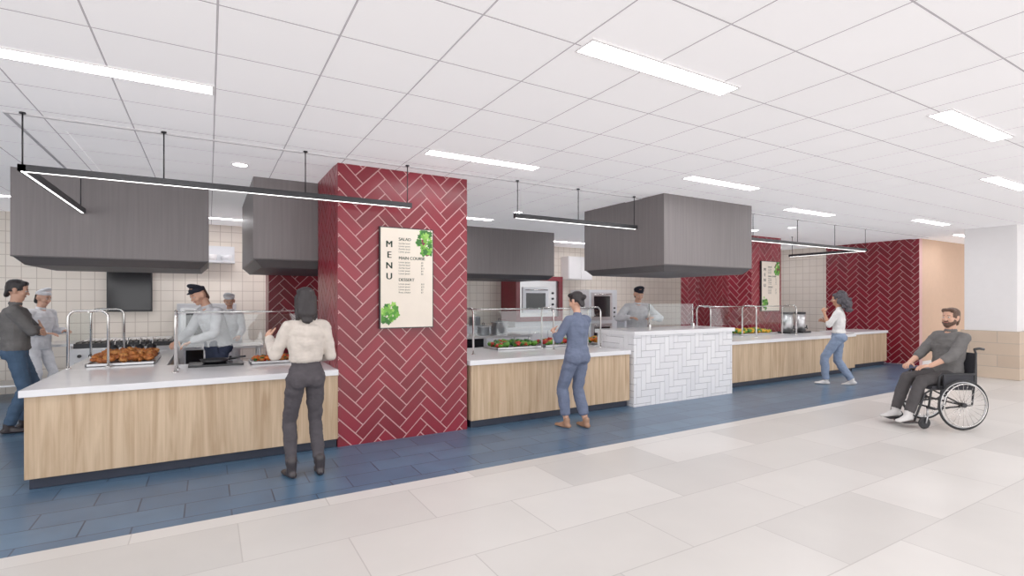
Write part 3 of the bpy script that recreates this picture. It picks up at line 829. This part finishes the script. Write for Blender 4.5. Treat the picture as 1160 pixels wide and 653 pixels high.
human('woman_in_white_top', (10.36, 5.3, 0), 22, 1.78, dict(fem=True, skin=sk2, top=wtop, bot=jeans, shoe=wshoe, hair=hg, hairstyle='curly', hem=.06, legloose=.018,
      hyaw=0, hpitch=-4, pelvis=(0, 0, .925), sleeve=.2,
      armR=dict(t=(.12, .24, 1.18), n=(-.7, 0, -.3), pole=(.5, -.6, -.6), curl=35), armL=dict(t=(-.1, .22, 1.34), n=(.7, -.2, 0), pole=(-.4, -.3, -.9), curl=35),
      legR=dict(t=(.09, -.2, .09), pitch=-12), legL=dict(t=(-.09, .2, .08))))
human('man_with_folded_arms', (-2.06, 8.6, 0), -82, 1.87, dict(skin=sk1, top=gshirt, bot=djeans, shoe=blk, hair=hb, hem=-.02, loose=.01, legloose=.014, collar=True,
      hyaw=-6, hpitch=-10, sleeve=.5,
      armR=dict(t=(-.1, .2, 1.18), n=(0, -1, 0), pole=(.8, .1, -.5), curl=20, d=(-1, .1, .1)), armL=dict(t=(.08, .25, 1.12), n=(0, -1, 0), pole=(-.8, .1, -.5), curl=20, d=(1, .1, .2)),
      legR=dict(t=(.12, -.05, .08)), legL=dict(t=(-.1, .06, .08))))
chef = dict(skin=sk1, top=graychef, bot=navy, shoe=blk, hair=hbr, hem=.0, loose=.01, legloose=.01, cap=blackcap, collar=True)
human('chef_in_black_cap', (.12, 8.12, 0), 118, 1.86, dict(chef, lean=20, hyaw=4, hpitch=-26, hfwd=.03,
      extra=[((0, .1, .05), (0, .13, -.4), .15, .16, navy, 1, .2, .3)],
      armR=dict(t=(.16, .42, 1.02), n=(0, 0, -1), pole=(.7, -.5, -.3), curl=25), armL=dict(t=(-.14, .4, 1.02), n=(0, 0, -1), pole=(-.7, -.5, -.3), curl=25),
      legR=dict(t=(.12, -.03, .08)), legL=dict(t=(-.12, .03, .08))))
human('chef_in_black_cap', (7.05, 7.28, 0), 150, 1.88, dict(chef, top=graychef, lean=14, hyaw=6, hpitch=-20,
      armR=dict(t=(.2, .36, 1.2), n=(0, 0, -1), pole=(.8, -.5, -.3), curl=25), armL=dict(t=(-.2, .34, 1.2), n=(0, 0, -1), pole=(-.8, -.5, -.3), curl=25),
      legR=dict(t=(.12, -.03, .08)), legL=dict(t=(-.12, .03, .08))))
chef2 = dict(skin=sk1, top=whitec, bot=whitec, shoe=blk, hair=hb, hem=.0, loose=.012, cap=whitec, nopeak=True, collar=True)
human('chef_in_white_hat', (.32, 10.3, 0), 175, 1.74, dict(chef2, fem=True, lean=12, hpitch=-22,
      armR=dict(t=(.18, .4, 1.02), n=(0, 0, -1), curl=25), armL=dict(t=(-.16, .4, 1.02), n=(0, 0, -1), curl=25),
      legR=dict(t=(.12, -.03, .08)), legL=dict(t=(-.12, .03, .08))))
human('chef_in_white_hat', (-2.25, 10.45, 0), -120, 1.78, dict(chef2, lean=6, hpitch=-12,
      armR=dict(t=(.16, .26, 1.1), n=(0, 0, -1), curl=25), armL=dict(t=(-.16, .26, 1.12), n=(0, 0, -1), curl=25),
      legR=dict(t=(.12, -.03, .08)), legL=dict(t=(-.12, .03, .08))))
human('seated_man', (8.21, 2.92, 0), 64, 1.84, dict(skin=sk1, top=gshirt, bot=dpant, shoe=wshoe, hair=hbr, beard=hbr, hem=.02, loose=.012, legloose=.012, collar=True,
      pelvis=(0, -.06, .645), lean=-6, hpitch=4, hyaw=14, sleeve=.35,
      armR=dict(t=(.15, .3, .75), n=(-.2, 0, -1), pole=(.7, -.8, -.2), curl=22, d=(-.4, .8, -.15)), armL=dict(t=(-.15, .3, .75), n=(.2, 0, -1), pole=(-.7, -.8, -.2), curl=22, d=(.4, .8, -.15)),
      legR=dict(t=(.12, .52, .17), pole=(0, .6, 1), pitch=-6), legL=dict(t=(-.12, .56, .17), pole=(0, .6, 1), pitch=-6)))

# ------------------------------------------------------------------ wheelchair
M_tire = mat('tire_rubber', lin(40, 40, 42), .7); M_seat = mat('seat_fabric', lin(48, 48, 54), .8)
b = MB(); R = .315
for sx in (-1, 1):
    x = sx*.30
    b.ring((x, 0, R), (1, 0, 0), R-.014, .014, M_tire, 48, 10)
    b.ring((x, 0, R), (1, 0, 0), R-.033, .008, M_steel, 48, 6)
    b.ring((x+sx*.035, 0, R), (1, 0, 0), R-.05, .007, M_chrome, 48, 6)
    for k in range(6):
        a = k*math.pi/3; y, z = (R-.04)*math.cos(a), (R-.04)*math.sin(a)
        b.cyl((x, y, R+z), (x+sx*.035, y*.97, R+z*.97), .004, M_chrome, n=6)
    b.cyl((x-.03, 0, R), (x+.03, 0, R), .028, M_black, n=16)
    for k in range(24):
        a = k*math.pi/12
        b.cyl((x+(.02 if k % 2 else -.02), 0, R), (x, (R-.035)*math.cos(a), R+(R-.035)*math.sin(a)), .0022, M_chrome, n=5)
    xc = sx*.22
    b.ring((xc, .42, .075), (1, 0, 0), .062, .013, M_tire, 24, 8); b.cyl((xc-.012, .42, .075), (xc+.012, .42, .075), .05, M_black, n=16)
    b.tube([(xc-.028, .42, .075), (xc-.028, .40, .16), (xc, .38, .175), (xc+.028, .40, .16), (xc+.028, .42, .075)], .007, M_steel)
    b.cyl((xc, .38, .17), (xc, .38, .25), .012, M_steel, n=10)
    xf = sx*.235
    b.tube([(xf, -.2, 1.0), (xf, -.22, .95), (xf, -.2, .6), (xf, -.17, .30), (xf, .3, .25), (xf, .4, .27)], .013, M_black)
    b.tube([(xf, -.19, .5), (xf, .33, .5), (xf, .42, .45), (xf*.9, .5, .2), (xf*.85, .53, .09)], .013, M_black)
    b.tube([(xf, .34, .5), (xf, .38, .26)], .012, M_black)
    b.tube([(xf, -.2, 1.0), (xf, -.26, 1.01), (xf, -.32, 1.0)], .016, M_black)
    b.box(xf-.01+sx*.012, xf+.01+sx*.012, -.17, .2, .5, .68, M_seat)
    b.tube([(xf+sx*.01, -.19, .69), (xf+sx*.01, .22, .69), (xf+sx*.01, .25, .66), (xf+sx*.01, .26, .5)], .014, M_black)
    if sx > 0: b.box(.03, .21, .47, .66, .066, .082, M_black)
    else: b.box(-.21, -.03, .47, .66, .066, .082, M_black)
b.cyl((-.3, 0, R), (.3, 0, R), .014, M_black, n=10)
b.tube([(-.235, -.1, .28), (.235, .1, .49)], .01, M_black); b.tube([(.235, -.1, .28), (-.235, .1, .49)], .01, M_black)
b.box(-.23, .23, -.19, .33, .49, .535, M_seat)
b.box(-.235, .235, -.235, -.205, .55, .95, M_seat)
b.cyl((-.235, .3, .26), (.235, .3, .26), .011, M_black, n=10)
b.build('wheelchair', matrix=Matrix.Translation((8.21, 2.92, 0)) @ Matrix.Rotation(math.radians(60), 4, 'Z'))

# ------------------------------------------------------------------ world, camera
w = bpy.data.worlds.new('world'); scene.world = w; w.use_nodes = True
bg = w.node_tree.nodes['Background']; bg.inputs[0].default_value = (.99, .985, 1, 1); bg.inputs[1].default_value = 1.85
cam = bpy.data.cameras.new('camera'); co_ = bpy.data.objects.new('camera', cam); scene.collection.objects.link(co_)
co_.location = (0, 0, 1.62); co_.rotation_euler = (math.pi/2, 0, math.radians(-30.5))
cam.sensor_width = 36; cam.lens = 583/1160*36; cam.shift_y = 13.5/1160; cam.clip_start = .05
scene.camera = co_
scene.view_settings.view_transform = 'Standard'
scene.view_settings.exposure = .07
scene.view_settings.gamma = 1.15
